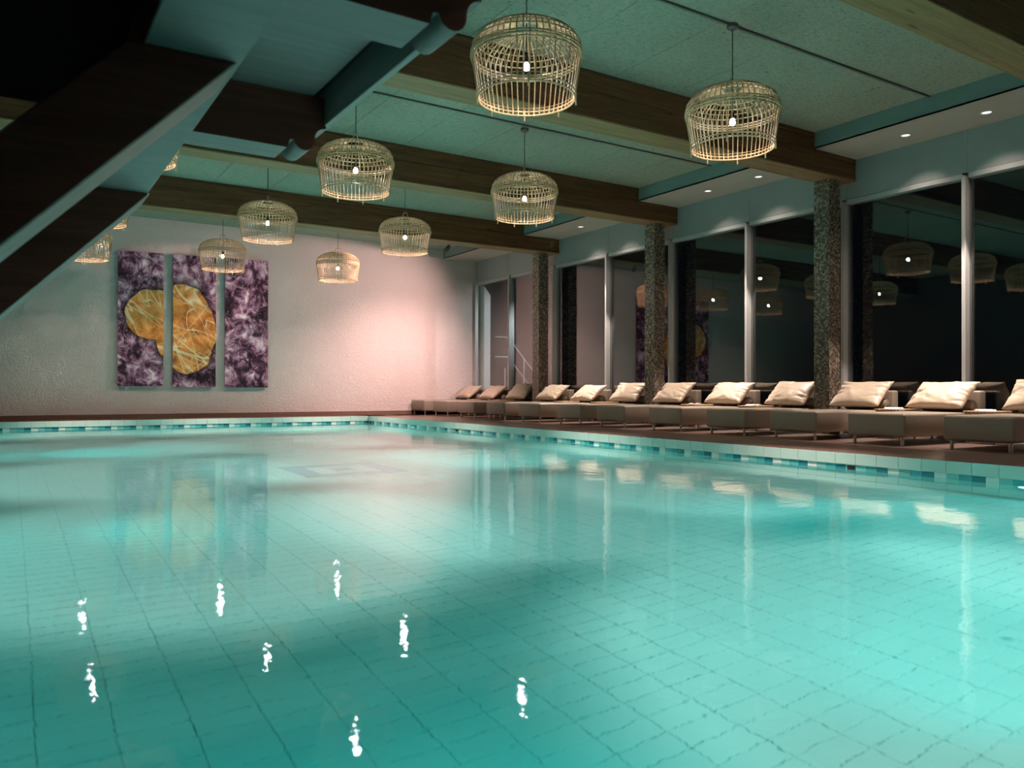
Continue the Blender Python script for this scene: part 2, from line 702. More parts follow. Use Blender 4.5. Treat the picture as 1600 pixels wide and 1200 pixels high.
# floor : deck base with its planks
fl = group_struct('floor')
b = MB()
b.box(PX1 + .02, XR + .2, YB, YF + .1, -.3, -.022)
b.box(PX0 - .02, PX1 + .02, PY1 + .02, YF + .1, -.3, -.022)
b.box(XL, PX0 - .02, YB, YF + .1, -.3, -.022)
b.box(PX0 - .02, PX1 + .02, YB, PY0 - .02, -.3, -.022)
obj('deck_base', b.mesh('deck_base', M['deckbase']), fl)
pl_me = {}


def plank(x0, x1, y0, y1):
    k = (round(x1 - x0, 3), round(y1 - y0, 3))
    if k not in pl_me:
        q = MB().box(-k[0] / 2 + .0015, k[0] / 2 - .0015, -k[1] / 2 + .0015, k[1] / 2 - .0015, -.022, 0)
        pl_me[k] = q.mesh('plank', M['plank'], bevel=.002)
    return obj('plank', pl_me[k], fl, ((x0 + x1) / 2, (y0 + y1) / 2, 0))


nplank = 0
for i in range(12):
    x0 = PX1 - .012 + i * .305
    x1 = min(x0 + .305, XR - .01)
    off = (i % 3) * .4
    y = 2.2 - off
    while y < PY1:
        plank(x0, x1, y, y + 1.2)
        y += 1.2
for i in range(3):
    y0 = PY1 - .012 + i * .254
    x = -1.2 - (i % 2) * .6
    while x < XR - .3:
        x1 = min(x + 1.2, XR - .01)
        plank(x, x1, y0, min(y0 + .254, YF))
        x += 1.2
rest = MB()
rest.box(XL, PX0 - .02, YB, YF, -.022, 0)
rest.box(PX0 - .02, XR, YB, PY0 - .02, -.022, 0)
rest.box(PX1, XR, PY0 - .02, 1.38, -.022, 0)
obj('deck_board', rest.mesh('deck_board', M['plank']), fl)

# pool basin, structure, with tiles as its parts
pool = group_struct('swimming_pool_basin')
b = MB()
b.box(PX0 - .02, PX1 + .02, PY0 - .02, PY1 + .02, ZP - .2, ZP - .006)
b.box(PX1 + .012, PX1 + .2, PY0, PY1 + .2, ZP - .1, -.012)
b.box(PX0 - .2, PX0 - .012, PY0, PY1 + .2, ZP - .1, -.012)
b.box(PX0 - .2, PX1 + .2, PY1 + .012, PY1 + .2, ZP - .1, -.012)
b.box(PX0 - .2, PX1 + .2, PY0 - .2, PY0 - .012, ZP - .1, -.012)
obj('grout_bed', b.mesh('grout_bed', M['grout']), pool)

# floor tiles .25 x .125 ; the emblem is a square of darker tiles
GX0 = .04
EX0, EY0 = GX0 + 11 * .25, 8.6


def emblem(cx, cy_):
    u, v = (cx - EX0) / 1.25, (cy_ - EY0) / 1.25
    if 0 < u < 1 and 0 < v < 1:
        i, j = int(u * 5), int(v * 5)
        return max(abs(i - 2), abs(j - 2)) != 1
    return False


tile_me = MB().box(-.1235, .1235, -.061, .061, -.006, 0).mesh('floor_tile', M['floor_tile'], bevel=.001)
emb_me = MB().box(-.1235, .1235, -.061, .061, -.006, 0).mesh('emblem_tile', M['emblem'], bevel=.001)
cand, restt = [], []
nx0 = math.floor((PX0 - GX0) / .25)
for i in range(nx0, 34):
    x0, x1 = max(PX0, GX0 + i * .25), min(PX1, GX0 + (i + 1) * .25)
    if x1 - x0 < .02:
        continue
    for j in range(0, 144):
        y0, y1 = PY0 + .05 + j * .125 - .05, PY0 + (j + 1) * .125
        y1 = min(y1, PY1)
        if y1 - y0 < .02:
            continue
        cx, c_y = (x0 + x1) / 2, (y0 + y1) / 2
        full = (x1 - x0 > .249 and y1 - y0 > .124)
        d = sqrt((cx - CAM.x) ** 2 + (c_y - CAM.y) ** 2)
        az = math.atan2(cx - CAM.x, c_y - CAM.y) - YAW
        if full and emblem(cx, c_y):
            obj('emblem_tile', emb_me, pool, (cx, c_y, ZP))
        elif full and abs(az) < .585 and d * cos(az) > 2.75:
            cand.append((d, cx, c_y))
        else:
            restt.append((x0, x1, y0, y1))
cand.sort()
for d, cx, c_y in cand[:300]:
    obj('floor_tile', tile_me, pool, (cx, c_y, ZP))
restt += [(cx - .125, cx + .125, c_y - .0625, c_y + .0625) for d, cx, c_y in cand[300:]]
b = MB()
for x0, x1, y0, y1 in restt:
    b.box(x0 + .0015, x1 - .0015, y0 + .0015, y1 - .0015, ZP - .006, ZP)
o = obj('floor_tiling', b.mesh('floor_tiling', M['floor_tile'], fix=False), pool)
o['kind'] = 'stuff'

# coping, border and wall tiles
cop_y = MB().box(-.012, .016, -.1235, .1235, -.1245, 0).mesh('coping_tile', M['coping'], bevel=.0015)
cop_x = MB().box(-.1235, .1235, -.012, .016, -.1245, 0).mesh('coping_tile', M['coping'], bevel=.0015)
bor_y = [MB().box(0, .012, -.0615, .0615, -.1235, 0).mesh('border_tile', M['bt%d' % k], bevel=.001) for k in range(4)]
bor_x = [MB().box(-.0615, .0615, 0, .012, -.1235, 0).mesh('border_tile', M['bt%d' % k], bevel=.001) for k in range(4)]
wall_t = MB()
INLETS = (5.27, 14.42, 19.08)
k = 0
y = PY1
nr = int((PY1 - 2.2) / .25)
for i in range(nr):
    yc = PY1 - (i + .5) * .25
    obj('coping_tile', cop_y, pool, (PX1, yc, 0))
    for h_ in range(2):
        kk = (i * 2 + h_ + 1) % 4
        yb = PY1 - (i * 2 + h_ + .5) * .125
        if min(abs(yb - q) for q in INLETS) < .06:
            continue
        obj('border_tile', bor_y[kk], pool, (PX1, yb, -.1255))
    for r in range(7):
        z1 = -.251 - r * .126
        wall_t.box(PX1, PX1 + .012, yc - .1235, yc + .1235, max(z1 - .1235, ZP), z1)
nf = int((PX1 - PX0) / .25) + 1
for i in range(nf):
    xc = PX1 - (i + .5) * .25
    obj('coping_tile', cop_x, pool, (xc, PY1, 0))
    for h_ in range(2):
        kk = 3 - (i * 2 + h_) % 4
        obj('border_tile', bor_x[kk], pool, (PX1 - (i * 2 + h_ + .5) * .125, PY1, -.1255))
    for r in range(7):
        z1 = -.251 - r * .126
        wall_t.box(xc - .1235, xc + .1235, PY1, PY1 + .012, max(z1 - .1235, ZP), z1)
o = obj('wall_tiling', wall_t.mesh('wall_tiling', M['poolwall'], fix=False), pool)
o['kind'] = 'stuff'
lw = MB()
lw.box(PX0 - .012, PX0, PY0, PY1, ZP, 0)
lw.box(PX0, PX1, PY0 - .012, PY0, ZP, 0)
lw.box(PX1, PX1 + .012, PY0, 2.2, ZP, 0)
obj('tile_lining', lw.mesh('tile_lining', M['poolwall']), pool)
for q in INLETS:
    b = MB()
    b.box(.001, .012, -.0615, .0615, -.1235, 0)
    o = obj('water_inlet', b.mesh('water_inlet', M['bt1']), pool, (PX1, q, -.1255))
    b = MB()
    b.box(-.006, .004, -.055, .03, -.10, -.02)
    b.box(-.010, .002, -.058, .033, -.022, -.012)
    obj('dark_mouth', b.mesh('dark_mouth', M['gap']), o)

# water
b = MB()
nx, ny = 12, 24
b.add([(PX0 - .005 + (PX1 - PX0 + .01) * i / nx, PY0 - .005 + (PY1 - PY0 + .01) * j / ny, ZW) for j in range(ny + 1) for i in range(nx + 1)],
      [(j * (nx + 1) + i, j * (nx + 1) + i + 1, (j + 1) * (nx + 1) + i + 1, (j + 1) * (nx + 1) + i) for j in range(ny) for i in range(nx)])
wat = tag(obj('pool_water', b.mesh('pool_water', M['water'], True, fix=False)), 'calm turquoise water filling the tiled pool', 'water')
wat['kind'] = 'stuff'
wat.cycles.is_caustics_caster = True
for o in bpy.data.objects:
    if o.parent == pool:
        o.cycles.is_caustics_receiver = True

# underwater lamps in the pool walls
PLAB = {'pool_light': 0}


def pool_light(x, y, sgn, label, e=1.0):
    t_ = thing('pool_light', label, 'pool light', (x, y, -.30), 0, 'underwater lamps along the pool walls')
    q = MB()
    q.lathe([(.001, .012), (.085, .012), (.105, .016), (.115, .008), (.115, -.012), (.001, -.012)], 24)
    me = q.mesh('trim_ring', M['ring'], .6)
    obj('trim_ring', me, t_, (sgn * .014, 0, 0), (0, sgn * pi / 2, 0))
    q = MB()
    q.lathe([(.001, .026), (.05, .022), (.082, .010), (.082, .004), (.001, .004)], 24)
    obj('lens', q.mesh('lens', M['poollens'], .6), t_, (sgn * .014, 0, 0), (0, sgn * pi / 2, 0))
    light('pool_lamp', 'SPOT', (x + sgn * .06, y, -.30), E_POOL * e, POOLC, (x + sgn * 4.2, y, -1.0), .05, 95, 1)
    light('pool_lamp_spill', 'SPOT', (x + sgn * .06, y, -.30), E_POOL * e * .09, POOLC, (x + sgn * 2.5, y, -.95), .05, 165, .6)


pool_light(PX1, 3.45, -1, 'underwater lamp near the right edge, closest to the camera', .9)
pool_light(PX1, 9.74, -1, 'round underwater lamp glowing white at the waterline below the middle loungers')
pool_light(PX1, 16.47, -1, 'round underwater lamp glowing at the waterline near the far pool corner')
pool_light(PX0, 13.1, 1, 'underwater lamp in the left pool wall, its glow spreading over the floor', .7)
pool_light(PX0, 6.4, 1, 'underwater lamp in the left pool wall beneath the timber canopy', .15)
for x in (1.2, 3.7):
    light('pool_fill_near', 'SPOT', (x, PY0 + .06, -.30), E_POOL * .28, POOLC, (x, 5, -1.1), .05, 95, 1)  # added fill spots that lift the teal floor, no fixtures here

# ---------------------------------------------------------------- ceiling, beams, walls
ce = group_struct('ceiling')
b = MB()
b.box(XL, XR + .2, YB, YF + .2, ZC + .04, ZC + .2)
obj('ceiling_deck', b.mesh('ceiling_deck', M['gap']), ce)
BEAMS = [(-.40, .02), (3.70, 4.12), (7.63, 8.05), (11.66, 12.08), (15.78, 16.20)]
RAILY = [1.75, 5.82, 9.75, 13.9, 17.9]
spans = [(YB, -.40)] + [(BEAMS[i][1], BEAMS[i + 1][0]) for i in range(4)] + [(16.20, YF)]
pan_me = {}
for (ya, yb) in spans:
    ym = (ya + yb) / 2
    for (p, q) in ((ya, ym), (ym, yb)):
        x = 3.26 - 7 * 1.052
        while x < XS:
            x1 = min(x + 1.052, XS)
            key = (round(x1 - x, 3), round(q - p, 3))
            if key not in pan_me:
                bb = MB().box(-key[0] / 2 + .0025, key[0] / 2 - .0025, -key[1] / 2 + .0025, key[1] / 2 - .0025, 0, .04)
                pan_me[key] = bb.mesh('ceiling_panel', M['ceiling'], bevel=.003)
            obj('ceiling_panel', pan_me[key], ce, ((x + x1) / 2, (p + q) / 2, ZC))
            x = x1
# soffit along the windows
b = MB()
for (ya, yb) in spans:
    b.box(XS, XR, ya, yb, ZS, ZS + .02)
obj('soffit_board', b.mesh('soffit_board', M['soffit']), ce)
b = MB()
for (ya, yb) in spans:
    b.box(XS, XS + .02, ya, yb, ZS, ZC + .04)
obj('soffit_edge', b.mesh('soffit_edge', M['soffit_edge']), ce)

BLAB = [None,
        'thick dark timber beam crossing the top right corner of the ceiling',
        'thick dark timber beam whose end rests on the nearest mosaic column',
        'thick dark timber beam resting on the middle mosaic column',
        'thick dark timber beam closest to the end wall, on the farthest mosaic column']
for i in range(1, 5):
    y0, y1 = BEAMS[i]
    yc = (y0 + y1) / 2
    hw = (y1 - y0) / 2
    t_ = thing('timber_beam', BLAB[i], 'beam', (0, yc, ZB), 0, 'timber beams under the ceiling')
    X0 = XL
    q = MB().box(X0, XR - .01, -hw + .012, hw - .012, .030, ZS - ZB - .002)
    obj('lower_board', q.mesh('lower_board', M['beam'], bevel=.004), t_)
    q = MB().box(X0, XS - .012, -hw + .018, hw - .018, ZS - ZB + .002, ZC - ZB - .001)
    obj('upper_board', q.mesh('upper_board', M['beam'], bevel=.004), t_)
    q = MB().box(X0, XR - .008, -hw, hw, 0, .024)
    obj('bottom_board', q.mesh('bottom_board', M['beamlow'], bevel=.004), t_)
    for sgn in (-1, 1):
        ya, yb = (-hw, -hw + .02) if sgn < 0 else (hw - .02, hw)
        q = MB().box(X0, XS - .002, ya, yb, ZC - ZB - .055, ZC - ZB - .001)
        obj('batten', q.mesh('batten', M['beam'], bevel=.003), t_)
        q = MB().box(XS + .03, XR - .008, ya, yb, ZS - ZB - .05, ZS - ZB - .001)
        obj('batten', q.mesh('batten', M['beam'], bevel=.003), t_)
        q = MB().box(XS - .055, XS - .003, ya, yb, ZS - ZB - .03, ZC - ZB - .056)
        obj('end_batten', q.mesh('end_batten', M['beam'], bevel=.003), t_)

b = MB().box(XL, XR + .2, YF, YF + .2, -.1, ZC + .05)
struct('wall_far', b.mesh('wall_far', M['plaster']))
b = MB().box(XL - .2, XL, YB, YF + .2, -.3, ZC + .1)
struct('wall_left', b.mesh('wall_left', M['wall_dark']))
b = MB().box(XL - .2, XR + .2, YB - .2, YB, -.3, ZC + .1)
struct('wall_back', b.mesh('wall_back', M['wall_dark']))
b = MB()
b.box(XL, XR - .02, YF - .018, YF, 0, .098)
b.box(XL, XR - .02, YF - .024, YF, .098, .106)
struct('baseboard_far', b.mesh('baseboard_far', wood('skirting', (.14, .08, .06), (.26, .16, .12), .5, 'x', 1, False, False), bevel=.002))

# windows along the right side
MULL = [-3.1, -1.0, 1.0, 2.0 + 1.93, 5.90, 7.84, 9.84, 11.85, 13.90, 15.97, 18.05, 19.88]
for i in range(len(MULL) - 1):
    ya, yb = MULL[i], MULL[i + 1]
    wdw = group_struct('window_%d' % (i + 1))
    yc = (ya + yb) / 2
    L_ = (yb - ya)
    q = MB().box(XR + .03, XR + .045, ya + .03, yb - .03, .04, ZG + .01)
    obj('pane', q.mesh('pane', M['glass'], fix=False), wdw)
    q = MB().box(XR - .085, XR + .09, yb - .028, yb + .028, 0, ZG + .03)
    obj('mullion', q.mesh('mullion', M['white_metal'], bevel=.005), wdw)
    q = MB().box(XR - .03, XR + .09, ya + .037, yb - .037, ZG, ZF - .004)
    obj('head_rail', q.mesh('head_rail', M['white_metal'], bevel=.006), wdw)
    q = MB().box(XR - .03, XR + .09, ya + .037, yb - .037, 0, .06)
    obj('sill_rail', q.mesh('sill_rail', M['white_metal'], bevel=.006), wdw)
    q = MB().box(XR - .02, XR + .1, ya + .012, yb - .012, ZF, ZS + .02)
    obj('fascia_panel', q.mesh('fascia_panel', M['panel'], bevel=.004), wdw)
    q = MB().box(XR - .026, XR + .09, yb - .011, yb + .011, ZF - .002, ZS + .02)
    obj('cover_strip', q.mesh('cover_strip', M['white_metal'], bevel=.003), wdw)
b = MB().box(XR + .1, XR + .2, YB, YF, ZG + .02, ZC + .1)
struct('wall_right', b.mesh('wall_right', M['panel']))

# ---------------------------------------------------------------- mosaic columns
CLAB = ['square column clad in brown glass mosaic, nearest the camera',
        'square mosaic column in the middle of the three',
        'square mosaic column farthest away, beside the end bays']
CX0, CX1, CW = 10.95, 11.23, .28
for ci, Y0 in enumerate((7.75, 11.78, 15.90)):
    t_ = thing('mosaic_column', CLAB[ci], 'column', (CX0 + CW / 2, Y0 + CW / 2, 0), 0, 'mosaic columns along the windows')
    h = CW / 2
    q = MB().box(-h + .006, h - .006, -h + .006, h - .006, 0, ZB)
    obj('shaft', q.mesh('shaft', M['steel']), t_)
    q = MB()
    n = 11
    st = CW / n
    rows = int(ZB / st)
    rnd = random.Random(5 + ci)
    for r in range(rows):
        z0 = r * st + .001
        z1 = (r + 1) * st - .0012
        for k_ in range(n):
            a0, a1 = -h + k_ * st + .001, -h + (k_ + 1) * st - .001
            d = rnd.uniform(-.0006, .0012)
            lo, hi = -h - d, -h + .006
            q.add([(a0, lo, z0), (a1, lo, z0), (a1, lo, z1), (a0, lo, z1), (a0, hi, z0), (a1, hi, z0), (a1, hi, z1), (a0, hi, z1)],
                  [(0, 1, 2, 3), (1, 5, 6, 2), (4, 0, 3, 7), (3, 2, 6, 7), (4, 5, 1, 0)])
            q.add([(lo, a0, z0), (lo, a1, z0), (lo, a1, z1), (lo, a0, z1), (hi, a0, z0), (hi, a1, z0), (hi, a1, z1), (hi, a0, z1)],
                  [(3, 2, 1, 0), (2, 6, 5, 1), (7, 3, 0, 4), (7, 6, 2, 3), (0, 1, 5, 4)])
            lo, hi = h + d, h - .006
            q.add([(lo, a0, z0), (lo, a1, z0), (lo, a1, z1), (lo, a0, z1), (hi, a0, z0), (hi, a1, z0), (hi, a1, z1), (hi, a0, z1)],
                  [(0, 1, 2, 3), (1, 5, 6, 2), (4, 0, 3, 7), (3, 2, 6, 7), (4, 5, 1, 0)])
    o = obj('tesserae', q.mesh('tesserae', M['mosaic'], fix=False), t_)
    o['kind'] = 'stuff'

# ---------------------------------------------------------------- recessed downlights in the soffit
DL = [(5.36, 'recessed downlight in the soffit near the right edge of the picture'),
      (6.49, 'recessed downlight in the soffit just right of the nearest mosaic column'),
      (9.17, 'recessed downlight in the soffit behind the nearest column, nearer of that bay'),
      (10.35, 'recessed downlight in the soffit behind the nearest column, farther of that bay'),
      (13.15, 'recessed downlight in the soffit hidden behind a rattan shade'),
      (14.25, 'recessed downlight in the soffit of the bay before the farthest column')]
for y, lab in DL:
    t_ = thing('downlight', lab, 'ceiling light', (10.97, y, ZS), 0, 'recessed downlights in the soffit')
    q = MB()
    q.lathe([(.058, -.001), (.062, -.009), (.078, -.010), (.082, -.006), (.082, .002)], 28)
    obj('trim_ring', q.mesh('trim_ring', M['ring'], .7), t_)
    q = MB()
    q.lathe([(.001, -.005), (.03, -.005), (.060, -.003), (.060, .004), (.001, .004)], 28)
    obj('lens', q.mesh('lens', M['lens'], .7), t_)
DY = [y for y, _l in DL] + [1.3, 2.5]
for y in DY:
    light('down_spot', 'SPOT', (10.97, y, ZS - .02), E_DOWN, DOWNC, (10.97, y, 0), .03, 48, .22)
    light('down_spill', 'SPOT', (10.97, y, ZS - .02), E_DOWN * .10, DOWNC, (10.97, y, 0), .035, 104, 1)

# flood lamp housing
t_ = thing('wall_flood_lamp', 'tiny dark flood lamp peeping below the farthest beam, left of the soffit', 'lamp', FLOOD)
q = MB()
q.cyl((0, -.1, .09), (0, 0, .06), .012, 10)
q.box(-.04, .04, -.16, -.10, .07, .20)
obj('stem', q.mesh('stem', M['black'], .6), t_)
q = MB()
q.lathe([(.001, -.07), (.05, -.07), (.055, -.06), (.045, .06), (.03, .08), (.001, .08)], 20)
obj('housing', q.mesh('housing', M['black'], .6), t_, (0, -.02, .0), (radians(50), 0, radians(20)))

# ---------------------------------------------------------------- rattan pendants
PROF = [(.432, -.30), (.440, -.255), (.452, -.18), (.468, -.08), (.482, 0), (.492, .05), (.497, .09), (.495, .135), (.483, .18), (.458, .225), (.415, .268), (.350, .305), (.270, .330), (.180, .345), (.105, .350)]


def make_lamp(x, y, z, label, group):
    t_ = thing('rattan_pendant_lamp', label, 'lamp', (x, y, z), 0, group)
    NR = 54
    rib = MB().tube([(r, 0, zz) for r, zz in PROF], .0068, 5, caps=False).mesh('rib', M['rattan'], True, fix=False)
    for k_ in range(NR):
        obj('rib', rib, t_, None, (0, 0, 2 * pi * k_ / NR))

    def hoop(r, zz, rad):
        q = MB().tube([(r * cos(2 * pi * i / 56), r * sin(2 * pi * i / 56), zz) for i in range(56)], rad, 6, True)
        return obj('hoop', q.mesh('hoop', M['rattan'], True, fix=False), t_)
    for r, zz, rad in ((.440, -.292, .009), (.444, -.255, .008), (.449, -.222, .004), (.497, .062, .009), (.502, .090, .010), (.500, .118, .009), (.488, .185, .006),
                       (.460, .232, .006), (.418, .272, .006), (.352, .310, .006), (.262, .337, .007), (.108, .355, .010)):
        hoop(r, zz, rad)
    peg = MB().tube([(0, 0, -.345), (0, 0, -.24)], .009, 6).mesh('peg', M['rattan'], True)
    for k_ in range(8):
        a = 2 * pi * (k_ + .3) / 8
        obj('peg', peg, t_, (.449 * cos(a), .449 * sin(a), 0))
    q = MB().tube([(.085 * cos(a), 0, .35 + .13 * sin(a)) for a in [pi * i / 14 for i in range(15)]], .007, 6)
    obj('handle', q.mesh('handle', M['rattan'], True), t_)
    q = MB().cyl((0, 0, .085), (0, 0, ZC - z - .02), .0055, 6)
    obj('cord', q.mesh('cord', M['black'], .6), t_)
    q = MB()
    q.lathe([(.001, .10), (.012, .10), (.022, .085), (.022, .035), (.016, .03), (.001, .03)], 14)
    obj('socket', q.mesh('socket', M['black'], .6), t_)
    q = MB()
    q.lathe([(.012, .03), (.022, .016), (.030, -.006), (.026, -.026), (.014, -.036), (.001, -.038)], 16)
    obj('bulb', q.mesh('bulb', M['bulb'], True), t_)
    q = MB()
    q.lathe([(.001, 0), (.035, 0), (.06, .02), (.062, .05), (.055, .06), (.001, .06)], 20)
    obj('ceiling_rose', q.mesh('ceiling_rose', M['steel'], .6), t_, (0, 0, ZC - z - .06))
    return t_


LAMPS = [
    (3.88, 5.82, 'largest rattan cage lamp, hanging at the top centre'),
    (6.57, 5.82, 'large rattan cage lamp hanging on the right in front of the nearest beam'),
    (3.81, 9.80, 'rattan cage lamp hanging just right of the moulded timber canopy end'),
    (6.49, 9.80, 'rattan cage lamp at picture centre, in front of the beam on the middle column'),
    (3.78, 13.9, 'rattan cage lamp hanging in front of the last beam, above the right canvas'),
    (6.42, 13.9, 'rattan cage lamp hanging right of the brightly lit pink one'),
    (3.90, 17.9, 'rattan cage lamp overlapping the gap between middle and right canvas'),
    (6.53, 17.9, 'small rattan cage lamp bleached pink by the flood and an added spot, alone against the bright wall'),
    (1.15, 9.80, 'rattan cage lamp cut off by the timber canopy, topmost of three on the left'),
    (1.10, 13.9, 'rattan cage lamp peeping out under the brace, middle of three on the left'),
    (1.22, 17.9, 'rattan cage lamp left of the left canvas, half hidden by the lower brace'),
    (1.25, 5.82, 'rattan cage lamp hidden above the timber canopy, glinting in the pool'),
    (3.87, 1.75, 'rattan cage lamp hanging above the camera, out of the top of the picture'),
    (6.50, 1.75, 'rattan cage lamp hanging above the near right water, out of the picture'),
]
LZ = [3.62, 3.62, 3.60, 3.58, 3.62, 3.65, 3.61, 3.57, 3.60, 3.60, 3.60, 3.62, 3.62, 3.62]
GL = 'rattan pendant lamps over the pool'
lamp0 = make_lamp(LAMPS[0][0], LAMPS[0][1], LZ[0], LAMPS[0][2], GL)
remember()
for i, (x, y, lab) in enumerate(LAMPS):
    if i:
        copy_thing(lamp0, (x, y, LZ[i]), lab, GL, rz=.37 * i)
    light('pendant_spot', 'SPOT', (x, y, LZ[i] - .045), E_PENDANT, WARM, (x, y, 0), .03, 158, .8, caustic=True)
    light('pendant_beam', 'SPOT', (x, y, LZ[i] - .045), E_BEAM, (1, .70, .64), (x, y, 0), .03, 58, 1, caustic=True)
    light('pendant_glow', 'POINT', (x, y, LZ[i] - .0), E_GLOW, WARM, size=.03)

for y in RAILY[1:]:
    q = MB()
    q.box(XL, XS - .01, y - .011, y + .011, ZC - .024, ZC + .002)
    lab = {5.82: 'thin dark conduit on the ceiling carrying the two largest lamps', 9.75: 'thin dark conduit on the ceiling between the nearest and middle beams',
           13.9: 'thin conduit on the ceiling between the middle and last beams', 17.9: 'thin conduit on the ceiling between last beam and end wall'}[y]
    tag(obj('ceiling_conduit', q.mesh('ceiling_conduit', M['steel'], bevel=.004)), lab, 'conduit', 'conduits on the ceiling')

# ---------------------------------------------------------------- canvases on the end wall
ART = [(2.04, 3.00, .75, 3.86, 'left canvas print, front half of an orange stone among purple gravel'),
       (3.21, 4.18, .74, 3.88, 'middle canvas print, bulk of the orange veined stone'),
       (4.39, 5.43, .73, 3.90, 'right canvas print showing only purple pebbles')]
for x0, x1, z0, z1, lab in ART:
    t_ = thing('canvas_print', lab, 'picture', (0, YF, 0), 0, 'three canvases on the end wall')
    q = MB().box(x0, x1, -.085, -.075, z0, z1)
    obj('printed_face', q.mesh('printed_face', M['art']), t_)
    q = MB().box(x0 + .002, x1 - .002, -.075, -.03, z0 + .002, z1 - .002)
    obj('stretcher_frame', q.mesh('stretcher_frame', M['canvas_edge']), t_)
    q = MB().box(x0 + .1, x1 - .1, -.03, 0, (z0 + z1) / 2 - .05, (z0 + z1) / 2 + .05)
    obj('wall_bracket', q.mesh('wall_bracket', M['steel']), t_)

# ---------------------------------------------------------------- loungers
LX0, LX1, LW = 9.40, 11.40, .80
NEAR = [19.10, 17.79, 16.40, 15.02, 13.62, 12.21, 10.90, 9.46, 8.11, 6.85, 5.57, 4.29]
LLAB = ['taupe lounger closest to the plaster end wall, its side lit pink',
        'taupe lounger second from the end wall',
        'taupe lounger third from the end wall, just beyond the farthest column',
        'taupe lounger just this side of the farthest mosaic column',
        'taupe lounger midway between the farthest and middle columns',
        'taupe lounger right behind the middle mosaic column',
        'taupe lounger just this side of the middle mosaic column',
        'taupe lounger midway between the middle and nearest columns',
        'taupe lounger right behind the nearest mosaic column',
        'taupe lounger just this side of the nearest mosaic column',
        'taupe lounger second from the right edge of the picture',
        'taupe lounger at the right edge, closest to the camera']
GLN = 'upholstered loungers in a row along the windows'


def make_lounger(y, label):
    t_ = thing('lounger', label, 'lounger', (LX0, y + LW / 2, 0), 0, GLN)
    L = LX1 - LX0
    q = MB().box(0, L - .15, -LW / 2, LW / 2, .108, .406)
    obj('base', q.mesh('base', M['leather'], .9, bevel=.034), t_)
    q = MB().box(L - .14, L, -LW / 2 + .01, LW / 2 - .01, .118, .70)
    obj('headrest_block', q.mesh('headrest_block', M['leather'], .9, bevel=.03), t_)
    q = MB()
    R_ = .085
    pr = [(.001, -LW / 2 + .03)] + [(R_ * sin(a), -LW / 2 + .03 + .05 * (1 - cos(a))) for a in (pi / 6, pi / 3, pi / 2)]
    pr = pr + [(R_, 0)] + [(r, -zz) for r, zz in pr[::-1]]
    q.lathe(pr, 20)
    obj('bolster', q.mesh('bolster', M['leather'], True), t_, (L - .235, 0, .405 + R_), (pi / 2, 0, 0))
    leg = MB().cyl((0, 0, 0), (0, 0, .13), .021, 16).mesh('leg', M['chrome'], .6)
    for lx in (.07, L - .09):
        for ly in (-LW / 2 + .07, LW / 2 - .07):
            obj('leg', leg, t_, (lx, ly, 0))
    return t_


l0 = make_lounger(NEAR[0], LLAB[0])
remember()
for y, lab in list(zip(NEAR, LLAB))[1:]:
    copy_thing(l0, (LX0, y + LW / 2, 0), lab, GLN)


def pillow_mesh(seed):
    rnd = random.Random(seed)
    n = 30
    W_, H_, T_ = .84, .56, .20
    vs = []
    cr = [(rnd.uniform(-.9, .9), rnd.uniform(-.9, .9), rnd.uniform(0, pi), rnd.uniform(.2, .5), rnd.uniform(-.016, .026)) for _ in range(14)]
    # folds running in from the two short sides
    fold = [(s, rnd.uniform(-.8, .8), rnd.uniform(-.5, .5)) for s in (-1, 1) for _ in range(4)]
    sag = rnd.uniform(.02, .05)
    for side in (1, -1):
        for j in range(n + 1):
            for i in range(n + 1):
                u, v = -1 + 2 * i / n, -1 + 2 * j / n
                ru = 1 - abs(u) ** 2.6
                rv = 1 - abs(v) ** 2.6
                th = T_ / 2 * max(0, ru * rv) ** .42
                px = W_ / 2 * u * (1 - .07 * (1 - v * v) * abs(u) ** 3) + 0
                py = H_ / 2 * v * (1 - .07 * (1 - u * u) * abs(v) ** 3) - sag * (1 - u * u) * (v > 0) * v
                wr = 0
                for cx, cy_, an, ln, am in cr:
                    a = (u - cx) * cos(an) + (v - cy_) * sin(an)
                    c = -(u - cx) * sin(an) + (v - cy_) * cos(an)
                    wr += am * math.exp(-(a / ln) ** 2) * math.exp(-(c / .09) ** 2)
                for s, fv, sl in fold:
                    d = 1 - s * u
                    if d < .9:
                        c = v - fv - sl * d
                        wr -= .034 * math.exp(-(c / .06) ** 2) * math.exp(-(d / .35) ** 2) * (d > .05)
                edge = min(1, 4 * max(0, ru * rv))
                vs.append((px, py, side * (th + wr * edge * (1 if side > 0 else .3))))
    fs = []
    m_ = (n + 1) ** 2
    for s in (0, 1):
        for j in range(n):
            for i in range(n):
                a = s * m_ + j * (n + 1) + i
                f = (a, a + 1, a + n + 2, a + n + 1)
                fs.append(f if s == 0 else f[::-1])
    q = MB().add(vs, fs)
    me = q.mesh('scatter_cushion', M['pillow'], True, fix=False)
    bm = bmesh.new()
    bm.from_mesh(me)
    bmesh.ops.remove_doubles(bm, verts=bm.verts, dist=.0015)
    bm.to_mesh(me)
    bm.free()
    me.polygons.foreach_set('use_smooth', [True] * len(me.polygons))
    return me


